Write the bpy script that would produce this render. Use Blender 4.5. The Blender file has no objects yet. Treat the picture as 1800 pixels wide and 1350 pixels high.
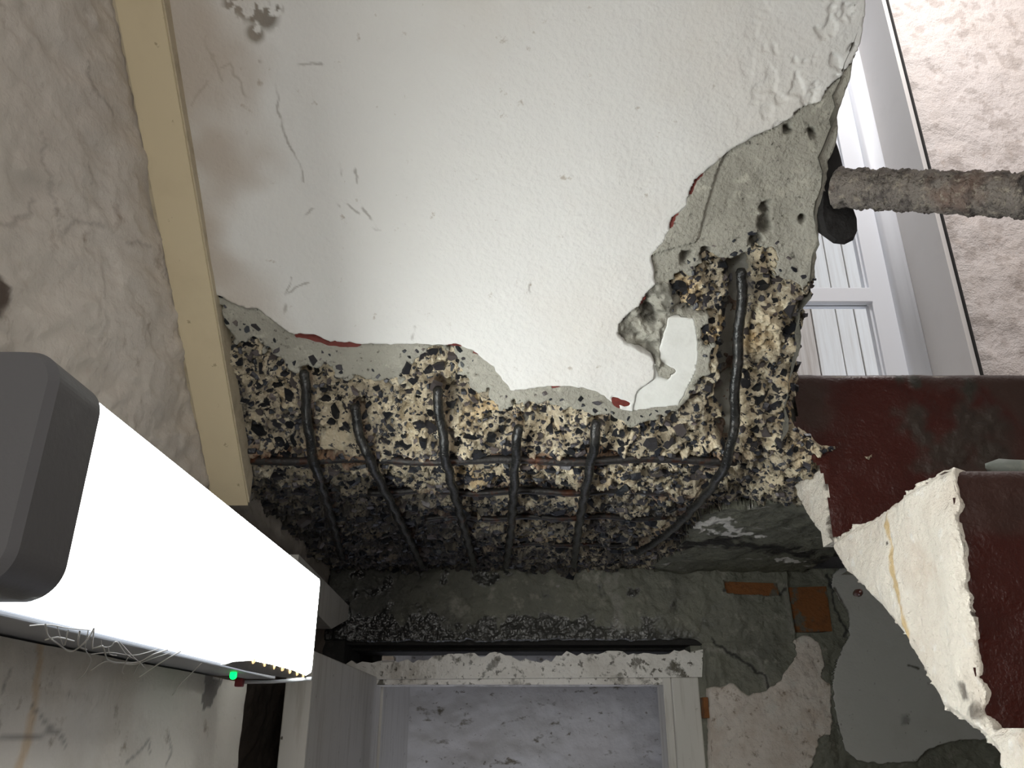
import bpy, math, random
import numpy as np

C = bpy.context.scene
# ------------------------------------------------------------------ camera, world, light, exposure
E = 1.70                                   # eye height above the floor; Z below is relative to the eye
F_PX = 1420.0; PITCH = math.radians(23.4)
cd = bpy.data.cameras.new('camera'); cam = bpy.data.objects.new('camera', cd); C.collection.objects.link(cam)
cd.sensor_width = 36; cd.lens = 36 * F_PX / 1800; cd.clip_start = 0.02
cam.location = (0, 0, E); cam.rotation_euler = (math.pi / 2 + PITCH, 0, 0)
C.camera = cam
C.view_settings.view_transform = 'Standard'; C.view_settings.look = 'None'
C.view_settings.gamma = 1; C.view_settings.use_curve_mapping = False
EXPO = 0.0
C.view_settings.exposure = EXPO
W = bpy.data.worlds.new('sky'); C.world = W; W.use_nodes = True
bg = W.node_tree.nodes['Background']; bg.inputs[0].default_value = (0.80, 0.88, 1.0, 1); bg.inputs[1].default_value = 2.0
DIFFUSER_STRENGTH = 25.5
def area(name, loc, target, size, energy, col, size_y=None):
    l = bpy.data.lights.new(name, 'AREA'); l.energy = energy; l.color = col; l.size = size
    if size_y: l.shape = 'RECTANGLE'; l.size_y = size_y
    o = bpy.data.objects.new(name, l); C.collection.objects.link(o)
    o.location = (loc[0], loc[1], loc[2] + E)
    import mathutils
    d = mathutils.Vector((target[0]-loc[0], target[1]-loc[1], target[2]-loc[2]))
    o.rotation_euler = d.to_track_quat('-Z', 'Y').to_euler(); return o
area('added_stairwell_fill', (1.05, 1.06, 2.35), (1.25, 1.6, 0.8), 0.25, 15.0, (1.0, 0.95, 0.93))  # added fill light for the window wall, not a known lamp
area('added_hall_fill', (0.12, -1.15, 0.22), (0.0, 1.2, 0.2), 0.8, 10.5, (1.0, 0.97, 0.92))  # added unseen fill light, brightens the left and back walls
area('store_room_daylight', (0.1, 2.05, -1.0), (0.1, 2.4, 0.0), 0.5, 3.0, (0.80, 0.84, 1.0))

# ------------------------------------------------------------------ geometry of the place
rng = np.random.RandomState(7); random.seed(7)
cp, sp = math.cos(PITCH), math.sin(PITCH)
def ray(x, y):
    a = (x - 900) / F_PX; b = -(y - 675) / F_PX
    return np.array((a, cp - sp * b, sp + cp * b))
def atX(x, y, X): d = ray(x, y); return d * (X / d[0])
def atY(x, y, Y): d = ray(x, y); return d * (Y / d[1])
def atZ(x, y, Z): d = ray(x, y); return d * (Z / d[2])
SL = math.radians(41.6); YF, ZF = 0.979, 0.31      # slope of the flight and its fold with the landing
XL, XR, XS = -0.385, 0.355, 0.396                  # left wall, right edge of upper flight, open side of lower flight
YW = 1.74                                          # back wall
R = 0.03
# profile of the soffit: s > 0 up the flight (towards the viewer), s < 0 along the landing
_s = np.arange(-0.90, 2.0, 0.0005)
_t = np.clip((_s + R) / (2 * R), 0, 1); _th = SL * (_t * _t * (3 - 2 * _t))
_dy = -np.cos(_th); _dz = np.sin(_th)
_y = np.cumsum(_dy) * 0.0005; _z = np.cumsum(_dz) * 0.0005
i0 = np.searchsorted(_s, 0.06)
_y += (YF - 0.0614 * math.cos(SL)) - _y[i0]; _z += (ZF + 0.0614 * math.sin(SL)) - _z[i0]
def prof(s, h):
    th = np.interp(s, _s, _th)
    return np.interp(s, _s, _y) - np.sin(th) * h, np.interp(s, _s, _z) - np.cos(th) * h
# room side of the slope is along (-sin, -cos) in (Y, Z)
def px_s(x, y, h=0.0):
    """pixel of the photograph -> (X, s) on the soffit"""
    d = ray(x, y)
    nY, nZ = math.sin(SL), math.cos(SL)
    t1 = (nY * YF + nZ * ZF - h) / (nY * d[1] + nZ * d[2])
    t2 = (ZF - h) / d[2] if d[2] > 1e-4 else 1e9
    if t2 > 5: t2 = 0
    if t1 >= t2:
        q = d * t1; s = ((YF - nY * h) - q[1]) / math.cos(SL); s = s + h * 0.0
    else:
        q = d * t2; s = YF - q[1]
    return q[0], s
def PS(pts, h=0.0): return np.array([px_s(x, y, h) for x, y in pts])

# ------------------------------------------------------------------ numpy noise
_tab = rng.rand(512, 512).astype(np.float32)
def vnoise(x, y, seed=0):
    x = x + seed * 17.31; y = y + seed * 9.73
    xi = np.floor(x).astype(int); yi = np.floor(y).astype(int); fx = x - xi; fy = y - yi
    fx = fx * fx * fx * (fx * (fx * 6 - 15) + 10); fy = fy * fy * fy * (fy * (fy * 6 - 15) + 10)
    a = _tab[xi % 512, yi % 512]; b = _tab[(xi + 1) % 512, yi % 512]
    c = _tab[xi % 512, (yi + 1) % 512]; d = _tab[(xi + 1) % 512, (yi + 1) % 512]
    return (a * (1 - fx) + b * fx) * (1 - fy) + (c * (1 - fx) + d * fx) * fy - 0.5
def fbm(x, y, size, octv=4, seed=0, gain=0.5):
    r = 0; a = 1.0; f = 1.0 / size
    for i in range(octv):
        ca, sa = math.cos(i * 0.9), math.sin(i * 0.9)
        r = r + a * vnoise((x * ca - y * sa) * f, (x * sa + y * ca) * f, seed + i * 3); a *= gain; f *= 2.03
    return r
def cells(x, y, size, seed=0):
    """Worley: distance to nearest point and a random per cell"""
    gx = x / size; gy = y / size; xi = np.floor(gx).astype(int); yi = np.floor(gy).astype(int)
    best = np.full(x.shape, 9.0); rid = np.zeros(x.shape)
    for dx in (-1, 0, 1):
        for dy in (-1, 0, 1):
            cx = xi + dx; cy = yi + dy
            px = cx + _tab[(cx + seed * 31) % 512, cy % 512]; py = cy + _tab[cx % 512, (cy + 77 + seed) % 512]
            d = np.hypot(gx - px, gy - py); m = d < best
            best = np.where(m, d, best); rid = np.where(m, _tab[(cx + 5) % 512, (cy + 9 + seed) % 512], rid)
    return best * size, rid
def inside(x, y, poly):
    r = np.zeros(x.shape, bool); n = len(poly)
    for i in range(n):
        x1, y1 = poly[i]; x2, y2 = poly[(i + 1) % n]
        if y1 == y2: continue
        c = ((y1 > y) != (y2 > y)) & (x < (x2 - x1) * (y - y1) / (y2 - y1) + x1)
        r ^= c
    return r
def dist(x, y, line, closed=False):
    r = np.full(x.shape, 9.0); n = len(line)
    for i in range(n if closed else n - 1):
        x1, y1 = line[i]; x2, y2 = line[(i + 1) % n]
        L = (x2 - x1) ** 2 + (y2 - y1) ** 2 + 1e-12
        t = np.clip(((x - x1) * (x2 - x1) + (y - y1) * (y2 - y1)) / L, 0, 1)
        r = np.minimum(r, np.hypot(x - x1 - t * (x2 - x1), y - y1 - t * (y2 - y1)))
    return r
def relax(X, S, c, it=5):
    """smooths the border between classes of cells by sliding its vertices"""
    X = X.copy(); S = S.copy(); bh = np.zeros(X.shape, bool); bv = np.zeros(X.shape, bool)
    bh[1:-1, :-1] = c[:-1, :] != c[1:, :]      # edge (i,j)-(i,j+1)
    bv[:-1, 1:-1] = c[:, :-1] != c[:, 1:]      # edge (i,j)-(i+1,j)
    n = np.zeros(X.shape); n[:, :] += bh; n[:, 1:] += bh[:, :-1]; n += bv; n[1:, :] += bv[:-1, :]
    m = n >= 2
    for _ in range(it):
        for Q in (X, S):
            a = np.zeros(Q.shape)
            a[:, :-1] += np.where(bh[:, :-1], Q[:, 1:], 0); a[:, 1:] += np.where(bh[:, :-1], Q[:, :-1], 0)
            a[:-1, :] += np.where(bv[:-1, :], Q[1:, :], 0); a[1:, :] += np.where(bv[:-1, :], Q[:-1, :], 0)
            Q[m] = .5 * Q[m] + .5 * (a[m] / n[m])
    return X, S
def sst(a, b, v): t = np.clip((v - a) / (b - a), 0, 1); return t * t * (3 - 2 * t)

# ------------------------------------------------------------------ object helpers
base_of = {}
def tag(o, label=None, cat=None, group=None, kind=None):
    if label: o['label'] = label
    if cat: o['category'] = cat
    if group: o['group'] = group
    if kind: o['kind'] = kind
    return o
def empty(name, base, label=None, cat=None, group=None, kind=None):
    o = bpy.data.objects.new(name, None); C.collection.objects.link(o); o.empty_display_size = 0.05
    o.location = (base[0], base[1], base[2] + E); base_of[o.name] = np.array(base, float)
    return tag(o, label, cat, group, kind)
def make_mesh(name, V, Fc, mat, smooth=False):
    me = bpy.data.meshes.new(name); V = np.asarray(V, np.float32)
    if isinstance(Fc, np.ndarray):
        n, k = Fc.shape
        me.vertices.add(len(V)); me.vertices.foreach_set('co', V.ravel())
        me.loops.add(n * k); me.loops.foreach_set('vertex_index', Fc.astype(np.int32).ravel())
        me.polygons.add(n); me.polygons.foreach_set('loop_start', np.arange(0, n * k, k, dtype=np.int32))
        me.update(calc_edges=True)
    else:
        me.from_pydata(V.tolist(), [], Fc); me.update()
    if mat: me.materials.append(mat)
    if smooth: me.polygons.foreach_set('use_smooth', np.ones(len(me.polygons), bool))
    return me
def link(name, V, Fc, mat, parent=None, smooth=False, attrs=None, base=None):
    V = np.asarray(V, float)
    if parent is None:
        if base is None: base = np.array(((V[:, 0].min() + V[:, 0].max()) / 2, (V[:, 1].min() + V[:, 1].max()) / 2, V[:, 2].min()))
        base = np.asarray(base, float)
    else: base = base_of[parent.name]
    me = make_mesh(name, V - base, Fc, mat, smooth)
    if attrs:
        for k, a in attrs.items():
            at = me.attributes.new(k, 'FLOAT', 'POINT'); at.data.foreach_set('value', np.asarray(a, np.float32).ravel())
    o = bpy.data.objects.new(name, me); C.collection.objects.link(o)
    if parent is None: o.location = (base[0], base[1], base[2] + E)
    else: o.parent = parent
    base_of[o.name] = base
    return o
def grid(name, P, mask, mat, parent=None, attrs=None, smooth=True, skirt=None, flip=False, base=None):
    """P (ny,nx,3); mask (ny-1,nx-1) picks cells; skirt = vector or (ny,nx,3) that closes the open border"""
    ny, nx, _ = P.shape; idx = np.arange(ny * nx).reshape(ny, nx)
    q = np.stack([idx[:-1, :-1], idx[:-1, 1:], idx[1:, 1:], idx[1:, :-1]], -1)[mask]
    if flip: q = q[:, ::-1]
    V = P.reshape(-1, 3); att = {k: v.ravel() for k, v in (attrs or {}).items()}
    if skirt is not None and len(q):
        e = np.concatenate([q[:, [0, 1]], q[:, [1, 2]], q[:, [2, 3]], q[:, [3, 0]]]).astype(np.int64)
        key = e[:, 0] * (ny * nx) + e[:, 1]; rev = e[:, 1] * (ny * nx) + e[:, 0]
        b = e[~np.isin(key, rev)]
        sk = np.broadcast_to(np.asarray(skirt, float), (ny, nx, 3)).reshape(-1, 3)
        u = np.unique(b); m = np.zeros(ny * nx, int); m[u] = np.arange(len(u)) + ny * nx
        V = np.concatenate([V, V[u] + sk[u]])
        q = np.concatenate([q, np.stack([b[:, 1], b[:, 0], m[b[:, 0]], m[b[:, 1]]], -1)])
        att = {k: np.concatenate([v, v[u]]) for k, v in att.items()}
    u, inv = np.unique(q, return_inverse=True); q = inv.reshape(q.shape)
    return link(name, V[u], q, mat, parent, smooth, {k: v[u] for k, v in att.items()}, base=base)
def box_vf(a, b, bev=0.0):
    a = np.array(a, float); b = np.array(b, float)
    if bev <= 0:
        V = [(x, y, z) for z in (a[2], b[2]) for y in (a[1], b[1]) for x in (a[0], b[0])]
        return V, [(0, 2, 3, 1), (4, 5, 7, 6), (0, 1, 5, 4), (2, 6, 7, 3), (0, 4, 6, 2), (1, 3, 7, 5)]
    import bmesh
    bm = bmesh.new(); V, Fc = box_vf(a, b); vs = [bm.verts.new(v) for v in V]
    for f in Fc: bm.faces.new([vs[i] for i in f])
    bmesh.ops.bevel(bm, geom=list(bm.edges), offset=bev, segments=2, profile=0.5, affect='EDGES')
    bm.verts.index_update(); V = [tuple(v.co) for v in bm.verts]; Fc = [tuple(v.index for v in f.verts) for f in bm.faces]; bm.free()
    return V, Fc
def merge(parts):
    V = []; Fc = []
    for v, f in parts:
        n = len(V); V += [tuple(p) for p in v]; Fc += [tuple(i + n for i in t) for t in f]
    return V, Fc
def box(name, a, b, mat, parent=None, bev=0.0, **k):
    V, Fc = box_vf(a, b, bev); return link(name, V, Fc, mat, parent, **k)
def tube_vf(P, r, n=8, cap=True, jit=0.0, seed=1):
    P = np.array(P, float); m = len(P); rr = np.full(m, r) if np.isscalar(r) else np.array(r); g = np.random.RandomState(seed)
    V = []; up = np.array((0.13, 0.21, 0.97))
    for i in range(m):
        t = P[min(i + 1, m - 1)] - P[max(i - 1, 0)]; t /= np.linalg.norm(t) + 1e-9
        a = np.cross(t, up); a /= np.linalg.norm(a) + 1e-9; b = np.cross(t, a)
        for k in range(n):
            an = 2 * math.pi * k / n; q = rr[i] * (1 + jit * (g.rand() - .5)); V.append(P[i] + (a * math.cos(an) + b * math.sin(an)) * q)
    Fc = [(i * n + k, i * n + (k + 1) % n, (i + 1) * n + (k + 1) % n, (i + 1) * n + k) for i in range(m - 1) for k in range(n)]
    if cap: Fc += [tuple(range(n))[::-1], tuple((m - 1) * n + k for k in range(n))]
    return V, Fc
def resample(P, step):
    P = np.array(P, float)
    # Catmull-Rom through the points
    out = []
    Q = np.vstack([2 * P[0] - P[1], P, 2 * P[-1] - P[-2]])
    for i in range(1, len(Q) - 2):
        n = max(2, int(np.linalg.norm(Q[i + 1] - Q[i]) / step))
        for k in range(n):
            t = k / n
            out.append(0.5 * (2 * Q[i] + (Q[i + 1] - Q[i - 1]) * t + (2 * Q[i - 1] - 5 * Q[i] + 4 * Q[i + 1] - Q[i + 2]) * t * t + (3 * Q[i] - Q[i - 1] - 3 * Q[i + 1] + Q[i + 2]) * t ** 3))
    out.append(P[-1]); return np.array(out)
def prism_vf(poly, axis, a, b):
    """polygon in the two other axes, extruded along axis from a to b"""
    n = len(poly); V = []
    for c in (a, b):
        for p in poly:
            v = [0, 0, 0]; o = [i for i in range(3) if i != axis]; v[o[0]] = p[0]; v[o[1]] = p[1]; v[axis] = c; V.append(tuple(v))
    return V, [tuple(range(n)), tuple(range(n, 2 * n))[::-1]] + [(i, i + n, (i + 1) % n + n, (i + 1) % n) for i in range(n)]

# ------------------------------------------------------------------ materials
def mat(name, col, rough=0.8, var=None, bump=None, spec=0.4, metal=0.0, attrs=None, coat=0.0, rough_attr=None, vor=None):
    """var: list of (noise scale, lo, hi, colour) laid over col; bump: list of (scale, distance); attrs: {attribute: colour}"""
    m = bpy.data.materials.new(name); m.use_nodes = True; nt = m.node_tree; N = nt.nodes; L = nt.links
    b = N['Principled BSDF']; b.inputs['Roughness'].default_value = rough; b.inputs['Specular IOR Level'].default_value = spec
    b.inputs['Metallic'].default_value = metal; b.inputs['Coat Weight'].default_value = coat
    tc = N.new('ShaderNodeTexCoord').outputs['Object']
    c = N.new('ShaderNodeRGB'); c.outputs[0].default_value = (*col, 1); out = c.outputs[0]
    for i, (s, lo, hi, cc) in enumerate(var or []):
        mp = N.new('ShaderNodeMapping'); mp.inputs['Location'].default_value = (i * 3.1, i * 1.7, i * .9); L.new(tc, mp.inputs[0])
        if isinstance(s, tuple): mp.inputs['Scale'].default_value = s; sc = 1.0
        else: sc = s
        n = N.new('ShaderNodeTexNoise'); n.inputs['Scale'].default_value = sc; n.inputs['Detail'].default_value = 7; n.inputs['Roughness'].default_value = 0.62
        L.new(mp.outputs[0], n.inputs['Vector'])
        r = N.new('ShaderNodeMapRange'); r.inputs['From Min'].default_value = lo; r.inputs['From Max'].default_value = hi; L.new(n.outputs['Fac'], r.inputs['Value'])
        x = N.new('ShaderNodeMix'); x.data_type = 'RGBA'; L.new(r.outputs[0], x.inputs[0]); L.new(out, x.inputs[6]); x.inputs[7].default_value = (*cc, 1); out = x.outputs[2]
    for k, cc in (attrs or {}).items():
        a = N.new('ShaderNodeAttribute'); a.attribute_name = k
        x = N.new('ShaderNodeMix'); x.data_type = 'RGBA'; L.new(a.outputs['Fac'], x.inputs[0]); L.new(out, x.inputs[6]); x.inputs[7].default_value = (*cc, 1); out = x.outputs[2]
    L.new(out, b.inputs['Base Color'])
    if rough_attr:
        a = N.new('ShaderNodeAttribute'); a.attribute_name = rough_attr[0]; r = N.new('ShaderNodeMapRange')
        r.inputs['To Min'].default_value = rough; r.inputs['To Max'].default_value = rough_attr[1]; L.new(a.outputs['Fac'], r.inputs['Value']); L.new(r.outputs[0], b.inputs['Roughness'])
    h = None
    for i, (s, dd) in enumerate(bump or []):
        n = N.new('ShaderNodeTexNoise'); n.inputs['Scale'].default_value = s; n.inputs['Detail'].default_value = 4
        L.new(tc, n.inputs['Vector'])
        bp = N.new('ShaderNodeBump'); bp.inputs['Strength'].default_value = 1.0; bp.inputs['Distance'].default_value = dd
        L.new(n.outputs['Fac'], bp.inputs['Height'])
        if h is not None: L.new(h, bp.inputs['Normal'])
        h = bp.outputs[0]
    if h is not None: L.new(h, b.inputs['Normal'])
    return m
def emit(name, col, st):
    m = bpy.data.materials.new(name); m.use_nodes = True; b = m.node_tree.nodes['Principled BSDF']
    b.inputs['Base Color'].default_value = (*col, 1); b.inputs['Emission Color'].default_value = (*col, 1); b.inputs['Emission Strength'].default_value = st
    return m
M = {}
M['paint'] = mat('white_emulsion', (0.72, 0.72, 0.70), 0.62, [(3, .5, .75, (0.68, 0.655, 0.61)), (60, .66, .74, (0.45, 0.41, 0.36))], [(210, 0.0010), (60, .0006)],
                 attrs={'dirt_shade': (0.10, 0.075, 0.045), 'corner_shade': (0.44, 0.37, 0.30)})
M['paint2'] = mat('smooth_white_filler', (0.76, 0.77, 0.74), 0.6, [(20, .5, .8, (0.62, 0.62, 0.58))], [(90, .0007)])
M['render'] = mat('grey_cement_render', (0.375, 0.365, 0.315), 0.9, [(14, .4, .7, (0.28, 0.27, 0.23)), (45, .56, .68, (0.46, 0.445, 0.38)), (160, .6, .7, (0.10, 0.095, 0.08))], [(260, .0022), (70, .002)],
                  attrs={'dirt_shade': (0.05, 0.045, 0.035)})
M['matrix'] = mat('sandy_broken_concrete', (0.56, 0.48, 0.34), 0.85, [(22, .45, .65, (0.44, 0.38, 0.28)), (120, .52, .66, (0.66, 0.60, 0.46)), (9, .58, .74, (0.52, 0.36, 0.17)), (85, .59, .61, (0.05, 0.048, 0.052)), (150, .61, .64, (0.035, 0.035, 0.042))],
                  [(330, .002), (110, .003)], attrs={'dirt_shade': (0.045, 0.043, 0.045), 'rust': (0.115, 0.035, 0.012)})
M['red'] = mat('oxide_red_undercoat', (0.16, 0.030, 0.022), 0.6, [(60, .5, .7, (0.10, 0.02, 0.016))], [(150, .001)])
M['stone'] = None
M['wallL'] = mat('rough_limewashed_plaster', (0.58, 0.53, 0.475), 0.88, [(5, .45, .7, (0.50, 0.45, 0.40)), (34, .60, .74, (0.36, 0.30, 0.25)), (90, .55, .7, (0.54, 0.48, 0.42))], [(120, .0012), (300, .0006)],
                 attrs={'dirt_shade': (0.10, 0.075, 0.06)})
M['wallL2'] = mat('stained_white_plaster', (0.60, 0.57, 0.52), 0.7, [(7, .5, .75, (0.46, 0.42, 0.36)), (30, .62, .72, (0.26, 0.22, 0.17))], [(60, .002), (200, .0008)],
                  attrs={'stain': (0.50, 0.33, 0.15), 'dirt_shade': (0.13, 0.12, 0.11)})
M['trunk'] = mat('cream_painted_metal', (0.62, 0.53, 0.36), 0.42, [(9, .5, .8, (0.54, 0.45, 0.30)), (70, .66, .72, (0.36, 0.29, 0.18))], [(30, .0006)])
M['trunk2'] = mat('cream_chipped_side', (0.50, 0.43, 0.31), 0.7, [(40, .5, .7, (0.36, 0.30, 0.21))], [(90, .0015)])
M['lintel'] = mat('dark_damp_concrete', (0.185, 0.185, 0.145), 0.75, [(10, .4, .7, (0.11, 0.112, 0.09)), (40, .56, .7, (0.26, 0.255, 0.21)), (14, .62, .7, (0.32, 0.31, 0.26))], [(60, .005), (180, .0022)],
                  attrs={'wet': (0.06, 0.06, 0.055), 'light': (0.30, 0.29, 0.26), 'dirt_shade': (0.01, 0.01, 0.01)}, spec=0.8, rough_attr=('wet', 0.10))
M['pink'] = mat('old_pinkish_plaster', (0.66, 0.60, 0.54), 0.85, [(18, .45, .7, (0.52, 0.44, 0.37)), (60, .58, .68, (0.28, 0.22, 0.17)), (30, .55, .7, (0.60, 0.57, 0.52))], [(90, .004), (220, .0015)])
M['greywall'] = mat('grey_painted_plaster', (0.52, 0.515, 0.49), 0.7, [(8, .5, .8, (0.44, 0.43, 0.40)), (70, .66, .74, (0.15, 0.13, 0.11))], [(40, .001), (160, .0006)], attrs={'dirt_shade': (0.07, 0.06, 0.045)})
M['brick'] = mat('orange_brick', (0.215, 0.085, 0.028), 0.9, [(50, .5, .7, (0.13, 0.055, 0.022)), (22, .56, .62, (0.12, 0.11, 0.085))], [(120, .003)])
M['frame'] = mat('flaking_white_gloss', (0.74, 0.72, 0.68), 0.3, [(24, .545, .60, (0.11, 0.10, 0.075)), (9, .5, .7, (0.55, 0.52, 0.47)), (75, .57, .62, (0.10, 0.09, 0.07))], [(26, .003), (120, .001)])
M['frame2'] = mat('white_gloss_door', (0.62, 0.60, 0.56), 0.45, [(45, .66, .70, (0.07, 0.06, 0.05)), ((60, 60, 5), .5, .7, (0.44, 0.415, 0.37))], [(30, .0008)])
M['mildew'] = mat('mildewed_white_wall', (0.58, 0.57, 0.56), 0.85, [(7, .5, .8, (0.52, 0.50, 0.49)), ((16, 16, 30), .60, .68, (0.17, 0.15, 0.115)), ((60, 60, 90), .62, .70, (0.22, 0.20, 0.17))], [(40, .003)])
M['upvc'] = mat('white_plastic_frame', (0.84, 0.87, 0.92), 0.5, spec=0.4)
M['reveal'] = mat('grey_white_lining_board', (0.74, 0.72, 0.70), 0.6, [(10, .5, .8, (0.70, 0.68, 0.66))])
M['black'] = mat('black_rubber', (0.012, 0.012, 0.012), 0.7)
M['upwall'] = mat('pink_cream_plaster', (0.68, 0.63, 0.605), 0.6, [(4, .45, .7, (0.64, 0.58, 0.54)), (22, .60, .76, (0.56, 0.48, 0.43)), (180, .62, .7, (0.76, 0.75, 0.76))], [(90, .003), (260, .0018)], attrs={'dirt_shade': (0.2, 0.15, 0.12)})
M['maroon'] = mat('maroon_floor_paint', (0.044, 0.0055, 0.0026), 0.36, [(20, .5, .8, (0.030, 0.0045, 0.0024)), (240, .73, .77, (0.16, 0.12, 0.09))], [(70, .0012), (260, .0009)],
                  attrs={'dust': (0.038, 0.025, 0.018), 'moss': (0.028, 0.027, 0.020)}, rough_attr=('dust', 0.75))
M['side'] = mat('cream_white_render', (0.72, 0.67, 0.59), 0.9, [(16, .45, .7, (0.64, 0.57, 0.49)), (60, .58, .7, (0.76, 0.73, 0.68)), (9, .6, .75, (0.56, 0.46, 0.37))], [(150, .004), (420, .0015)],
                attrs={'stain': (0.55, 0.37, 0.13), 'dirt_shade': (0.07, 0.055, 0.045)})
M['concrete'] = mat('plain_grey_concrete', (0.20, 0.195, 0.175), 0.9, [(12, .4, .7, (0.13, 0.125, 0.11))], [(60, .004)])
M['rebar'] = mat('dark_reinforcing_steel', (0.035, 0.036, 0.036), 0.24, [(60, .5, .66, (0.075, 0.073, 0.07)), (35, .62, .7, (0.10, 0.035, 0.015))], [(160, .0012), (500, .0006)], metal=0.55, spec=0.6)
M['rusty'] = mat('heavily_rusted_iron', (0.20, 0.178, 0.158), 0.9, [(60, .48, .6, (0.075, 0.066, 0.060)), (18, .54, .7, (0.19, 0.135, 0.11)), (120, .54, .66, (0.30, 0.27, 0.22))], [(90, .008), (240, .004)])
M['void'] = mat('sooty_black_iron', (0.012, 0.011, 0.011), 0.8, None, [(80, .004)])
M['housing'] = mat('grey_plastic_housing', (0.125, 0.125, 0.132), 0.5, None, [(300, .0002)])
M['housing2'] = mat('pale_grey_plastic_body', (0.36, 0.37, 0.39), 0.45)
M['diffuser'] = emit('lit_diffuser', (0.97, 1.0, 0.97), DIFFUSER_STRENGTH)
M['green'] = emit('green_led', (0.0, 1.0, 0.12), 2.5)
M['redplastic'] = mat('red_plastic', (0.16, 0.01, 0.015), 0.5)
M['web'] = mat('dusty_spider_silk', (0.62, 0.60, 0.56), 0.9)
M['pebble'] = mat('grey_green_stone', (0.20, 0.22, 0.20), 0.7, [(40, .5, .7, (0.33, 0.33, 0.27))], [(80, .002)])
M['plank_a'] = mat('pale_whitewashed_plank', (0.74, 0.71, 0.66), 0.7, [((60, 60, 3), .45, .75, (0.62, 0.57, 0.51))])
M['plank_b'] = mat('brownish_whitewashed_plank', (0.56, 0.50, 0.44), 0.7, [((60, 60, 3), .42, .68, (0.40, 0.33, 0.27))])
M['soot_shade'] = mat('shade_dark_plaster', (0.02, 0.019, 0.018), 0.9, [(20, .55, .75, (0.06, 0.055, 0.05))], [(80, .004)])  # near-black colour stands in for shade in the gap around the door frame
M['floor'] = mat('dusty_floor_screed', (0.16, 0.14, 0.12), 0.85, [(6, .4, .7, (0.11, 0.095, 0.08))], [(40, .002)])
def stone_mat():
    m = bpy.data.materials.new('blue_black_aggregate'); m.use_nodes = True; N = m.node_tree.nodes; L = m.node_tree.links; b = N['Principled BSDF']
    a = N.new('ShaderNodeAttribute'); a.attribute_name = 'tone'; r = N.new('ShaderNodeValToRGB'); L.new(a.outputs['Fac'], r.inputs[0]); L.new(r.outputs[0], b.inputs['Base Color'])
    e = r.color_ramp.elements; e[0].position = 0; e[0].color = (0.008, 0.010, 0.014, 1); e[1].position = 1; e[1].color = (0.16, 0.135, 0.13, 1)
    k = e.new(0.55); k.color = (0.022, 0.025, 0.034, 1); k = e.new(0.85); k.color = (0.065, 0.06, 0.068, 1)
    b.inputs['Roughness'].default_value = 0.42
    n = N.new('ShaderNodeTexNoise'); n.inputs['Scale'].default_value = 220; bp = N.new('ShaderNodeBump'); bp.inputs['Distance'].default_value = 0.0012
    L.new(N.new('ShaderNodeTexCoord').outputs['Object'], n.inputs['Vector']); L.new(n.outputs['Fac'], bp.inputs['Height']); L.new(bp.outputs[0], b.inputs['Normal'])
    return m
M['stone'] = stone_mat()

# ------------------------------------------------------------------ soffit of the upper flight and landing
PAINT_EDGE = [(385,520),(403,532),(430,543),(450,543),(467,555),(483,570),(500,582),(517,590),(545,592),(572,600),(600,604),(640,607),(683,608),(743,608),(783,608),(813,612),(830,617),(843,628),(867,650),(890,680),(897,690),
 (937,685),(974,681),(1007,681),(1041,689),(1063,700),(1074,713),(1093,724),(1118,727),(1144,722),(1193,718),(1207,689),(1222,659),(1226,630),(1226,596),(1218,563),(1174,561),(1167,589),(1159,618),(1161,641),(1189,655),(1174,672),(1159,668),
 (1152,648),(1148,630),(1122,615),(1100,605),(1087,592),(1087,574),(1100,555),(1122,541),(1137,515),(1153,503),(1147,470),(1145,450),(1163,430),(1177,403),(1183,383),(1202,367),(1210,347),(1223,313),(1250,293),(1277,270),(1297,257),(1327,240),
 (1360,227),(1393,207),(1400,193),(1443,180),(1453,160),(1480,133),(1500,107),(1508,87)]
AGG_EDGE = [(385,545),(400,575),(417,593),(450,613),(483,635),(517,650),(532,634),(557,643),(583,660),(603,673),(650,676),(700,672),(720,647),(737,632),(760,618),(793,618),(812,640),(827,673),(843,697),(863,717),(897,720),(933,713),
 (974,715),(1011,719),(1048,730),(1085,744),(1122,752),(1159,735),(1193,724),(1222,700),(1236,660),(1240,620),(1236,575),(1226,545),(1190,530),(1175,510),(1197,493),(1230,483),(1230,463),(1257,457),(1290,447),(1303,437),(1337,443),(1360,443),(1370,457),(1383,487),(1410,507),(1445,503)]
SIL = [(1600,-700),(1540,-130),(1520,0),(1517,27),(1512,67),(1509,87),(1502,107),(1497,127),(1488,160),(1474,213),(1470,250),(1460,283),(1452,330),(1445,380),(1440,430),(1433,460),(1435,500),(1433,522),(1422,544),(1415,593),(1409,648),(1407,693),(1396,722),(1396,760),(1408,795),(1420,812),(1437,818)]
RENDER2 = [(1411,893),(1340,897),(1289,903),(1226,915),(1208,948),(1196,975),(1150,992),(1150,1060),(1700,1060),(1700,893)]
RED = [[(515,592),(527,588),(552,590),(565,598),(580,604),(612,604),(637,608),(630,613),(600,614),(570,610),(545,601),(520,598)], [(783,608),(797,605),(815,612),(800,613)], [(833,620),(843,626),(840,630),(828,622)],
       [(966,683),(985,679),(984,684),(968,686)], [(1071,701),(1085,703),(1106,709),(1108,716),(1096,718),(1086,713),(1092,721),(1083,719),(1074,711)], [(1209,345),(1216,325),(1232,306),(1237,308),(1222,325),(1214,348)],
       [(1176,402),(1181,385),(1192,374),(1186,390),(1180,405)], [(1120,543),(1134,523),(1138,526),(1126,542)]]
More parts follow.
